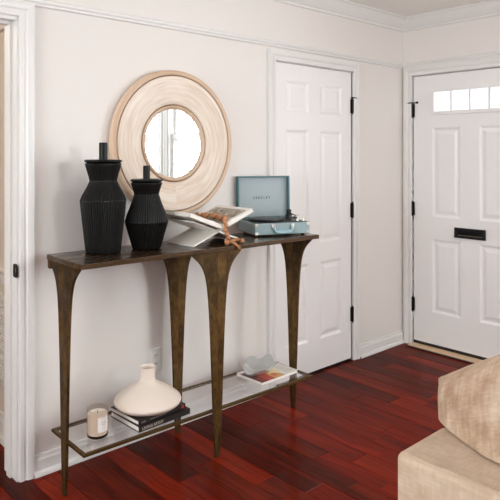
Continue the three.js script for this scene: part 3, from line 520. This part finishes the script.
{
  const cov = canvasTex(512, 384, (c, w, h) => {
    c.fillStyle = '#efe9e0'; c.fillRect(0, 0, w, h);
    c.fillStyle = '#7c1f14'; c.fillRect(0, 120, 180, 264); c.fillStyle = '#4a1510'; c.fillRect(0, 60, 90, 180); c.fillStyle = '#b8402a'; c.fillRect(90, 200, 120, 184);
    c.fillStyle = '#d9a14e'; c.fillRect(190, 150, 130, 234); c.fillStyle = '#f0d9a0'; c.beginPath(); c.arc(290, 230, 70, 0, 7); c.fill(); c.fillStyle = '#c9632f'; c.beginPath(); c.arc(250, 300, 40, 0, 7); c.fill(); c.fillStyle = '#e8c56f'; c.beginPath(); c.arc(220, 180, 30, 0, 7); c.fill();
    c.fillStyle = '#b9aa9c'; for (let y = 90; y < 340; y += 26) c.fillRect(380, y, 100, 8);
  });
  const m = thing('magazine', 'magazine with a red and yellow cover on the glass shelf', 'magazine', [-1.7053, SHELF + 0.0008, 0.2406], 0.02);
  obj('pages', box(-0.14, 0.14, 0.0008, 0.0125, -0.099, 0.099, 0.001), paper, m);
  const top = new THREE.PlaneGeometry(0.286, 0.204); top.rotateX(-Math.PI / 2); top.translate(0, 0.0142, 0);
  obj('cover', [box(-0.143, 0.143, 0.0126, 0.0138, -0.102, 0.102), box(-0.143, 0.143, 0, 0.0008, -0.102, 0.102)], paper, m);
  obj('cover_print', top, std({ map: cov, roughness: 0.3 }), m);
  // clear wavy glass dish lying on it
  const g = thing('glass_dish', 'clear wavy glass dish on the magazine', 'dish', [-1.722, SHELF + 0.0158, 0.205], 0.5);
  const N = 72, M = 12, pos = [], idx = [];
  const P = (u, t, off) => { const a = u * Math.PI * 2, w = t * t, tip = 0.05 * Math.pow(Math.max(0, -Math.cos(a)), 6), r = 0.03 + 0.08 * t + 0.01 * w * Math.cos(5 * a) + tip * t, y = 0.003 + 0.038 * t * t + 0.012 * w * Math.sin(5 * a + 0.7) + off; return [r * Math.cos(a) * 1.1, y, r * Math.sin(a) * 0.82]; };
  const rows = []; for (let j = 0; j <= M; j++) rows.push([j / M, 0]); 
  for (const off of [0.004, 0]) { const base = pos.length / 3; pos.push(0, off, 0); for (let j = 0; j <= M; j++) for (let i = 0; i <= N; i++) { const p = P(i / N, j / M, off - 0.003); pos.push(p[0], Math.max(off, p[1]), p[2]); }
    for (let i = 0; i < N; i++) { const a = base + 1 + i; off ? idx.push(base, a + 1, a) : idx.push(base, a, a + 1); for (let j = 0; j < M; j++) { const q = base + 1 + j * (N + 1) + i, r = q + N + 1; off ? idx.push(q, q + 1, r, q + 1, r + 1, r) : idx.push(q, r, q + 1, q + 1, r, r + 1); } } }
  const S = 1 + (M + 1) * (N + 1); for (let i = 0; i < N; i++) { const a = 1 + M * (N + 1) + i, b = S + a; idx.push(a, a + 1, b, a + 1, b + 1, b); }
  const dg = new THREE.BufferGeometry(); dg.setAttribute('position', new THREE.Float32BufferAttribute(pos, 3)); dg.setIndex(idx); dg.computeVertexNormals();
  obj('bowl', dg, std({ color: 0xeef0f0, roughness: 0.3, transmission: 0.85, thickness: 0, ior: 1.5 }), g);
}

// ---------------------------------------------------------------- sofa with a scatter cushion
const linenMap = (k, a, b) => tex(512, 512, (x, y) => {
  const g = 0.35 * nC(x * 8 + k, y * 8) + 0.35 * nA(x * 24 + k * 5, y * 24) + 0.2 * nB(x * 128, y * 32) + 0.2 * nD(x * 60, y * 250);
  return mixc(a, b, Math.min(1, Math.max(0, g * 1.7 - 0.45)));
});
const linenBump = tex(256, 256, (x, y) => 128 + 60 * Math.sin(x * Math.PI * 2 * 64) * Math.sin(y * Math.PI * 2 * 64) + 50 * (nD(x * 256, y * 256) - 0.5), false, [3, 3]);
const linen = std({ map: linenMap(2, [190, 164, 138], [220, 199, 178]), roughness: 0.92, bumpMap: linenBump, bumpScale: 0.0008, sheen: 0.2, sheenColor: new THREE.Color(0xe8d8c4), sheenRoughness: 0.6 });
const linenP = std({ map: linenMap(7, [170, 140, 114], [216, 194, 172]), roughness: 0.92, bumpMap: linenBump, bumpScale: 0.0008, sheen: 0.2, sheenColor: new THREE.Color(0xe8d8c4), sheenRoughness: 0.6 });
function worldUV(g, k = 1.2) { const p = g.attributes.position, n = g.attributes.normal, u = []; for (let i = 0; i < p.count; i++) { const a = [Math.abs(n.getX(i)), Math.abs(n.getY(i)), Math.abs(n.getZ(i))], m = a.indexOf(Math.max(...a)); u.push(k * (m === 0 ? p.getZ(i) : p.getX(i)), k * (m === 1 ? p.getZ(i) : p.getY(i))); } g.setAttribute('uv', new THREE.Float32BufferAttribute(u, 2)); return g; }
{
  const X = -2.881, Z = 1.866, H = 0.765;
  const s = thing('sofa', 'cream linen sofa with its back towards the camera', 'sofa', [X, 0, Z]);
  const B = (...a) => worldUV(box(...a));
  obj('back', B(0, 0.215, 0.1, H, 0, 2.0, 0.018), linen, s);
  obj('arm', B(0.2, 0.9, 0.1, H - 0.004, 0.002, 0.18, 0.018), linen, s); obj('arm', B(0.2, 0.9, 0.1, H - 0.004, 1.82, 1.998, 0.018), linen, s);
  obj('base', B(0.19, 0.88, 0.1, 0.3, 0.17, 1.83, 0.02), linen, s);
  for (const a of [0.185, 1.003]) obj('seat_cushion', B(0.215, 0.91, 0.3, 0.42, a, a + 0.812, 0.05), linen, s);
  for (const x of [0.08, 0.82]) for (const z of [0.08, 1.92]) obj('leg', cyl(0.02, 0.026, 0.1, x, 0.0005, z, 16), darkMat, s);
}
{
  const c = thing('scatter_cushion', 'plump cream linen cushion leaning on the sofa back', 'cushion', [-2.5, 0.42, 2.2], 0);
  const S = 0.265, N = 64, pos = [], uv = [], idx = [], yaw = 0.2, roll = 0.17, lean = 0.1;
  const cx = -2.6 - Math.sin(yaw) * S * 1.3, cy = 0.70, cz = 2.125;
  const place = (t, y, x) => {          // t through the cushion (towards the sofa back when negative), y up, x along it
    const y1 = y * Math.cos(roll) + x * Math.sin(roll), x1 = x * Math.cos(roll) - y * Math.sin(roll);
    const t1 = t - lean * y1;
    let X = cx + t1 * Math.cos(yaw) - x1 * Math.sin(yaw), Y = cy + y1, Z = cz + t1 * Math.sin(yaw) + x1 * Math.cos(yaw);
    if (Y < 0.771 && X < -2.668) { if (Y > 0.735) Y = 0.7715; else X = -2.668; }      // squashed against the back, the arm and the seat
    if (Y < 0.768 && Z < 2.046) { if (Y > 0.735) Y = 0.7685; else Z = 2.046; }
    if (Y < 0.425) Y = 0.425;
    return [X + 2.5, Y - 0.42, Z - 2.2];
  };
  const plan = (a, b) => [S * b * (1 + 0.05 * (1 - a * a)) + 0.17 * S * (a + 0.35) * (b + 1), S * a * (1 + 0.05 * (1 - b * b))];
  for (const side of [1, -1]) for (let j = 0; j <= N; j++) for (let i = 0; i <= N; i++) {
    const a = i / N * 2 - 1, b = j / N * 2 - 1, [y, x] = plan(a, b);
    const e = Math.pow(Math.max(0, (1 - a * a) * (1 - b * b)), 0.42), wr = 0.012 * (nC(a * 4 + 9, b * 4 + 4) - 0.5) * e;
    pos.push(...place(side * (0.11 * e + wr), y, x)); uv.push(a * 0.35, b * 0.35);
  }
  const n1 = (N + 1) * (N + 1);
  for (const s of [0, 1]) for (let j = 0; j < N; j++) for (let i = 0; i < N; i++) { const a = s * n1 + j * (N + 1) + i, b = a + N + 1; s ? idx.push(a, a + 1, b, a + 1, b + 1, b) : idx.push(a, b, a + 1, a + 1, b, b + 1); }
  const g = new THREE.BufferGeometry(); g.setAttribute('position', new THREE.Float32BufferAttribute(pos, 3)); g.setAttribute('uv', new THREE.Float32BufferAttribute(uv, 2)); g.setIndex(idx); g.computeVertexNormals();
  obj('cover', g, linenP, c);
  const edge = [], E = 24, cor = (a, b) => { const [y, x] = plan(a, b); return V(...place(0, y, x)); };
  for (let i = 0; i < E; i++) edge.push(cor(-1 + 2 * i / E, -1)); for (let i = 0; i < E; i++) edge.push(cor(1, -1 + 2 * i / E)); for (let i = 0; i < E; i++) edge.push(cor(1 - 2 * i / E, 1)); for (let i = 0; i < E; i++) edge.push(cor(-1, 1 - 2 * i / E));
  obj('piping', new THREE.TubeGeometry(new THREE.CatmullRomCurve3(edge, true), 200, 0.0035, 6, true), linenP, c);
}
scene.traverse((o) => { if (o.isMesh) o.castShadow = o.receiveShadow = true; if (o.isLight) o.castShadow = !o.isRectAreaLight; });
renderer.render(scene, camera);
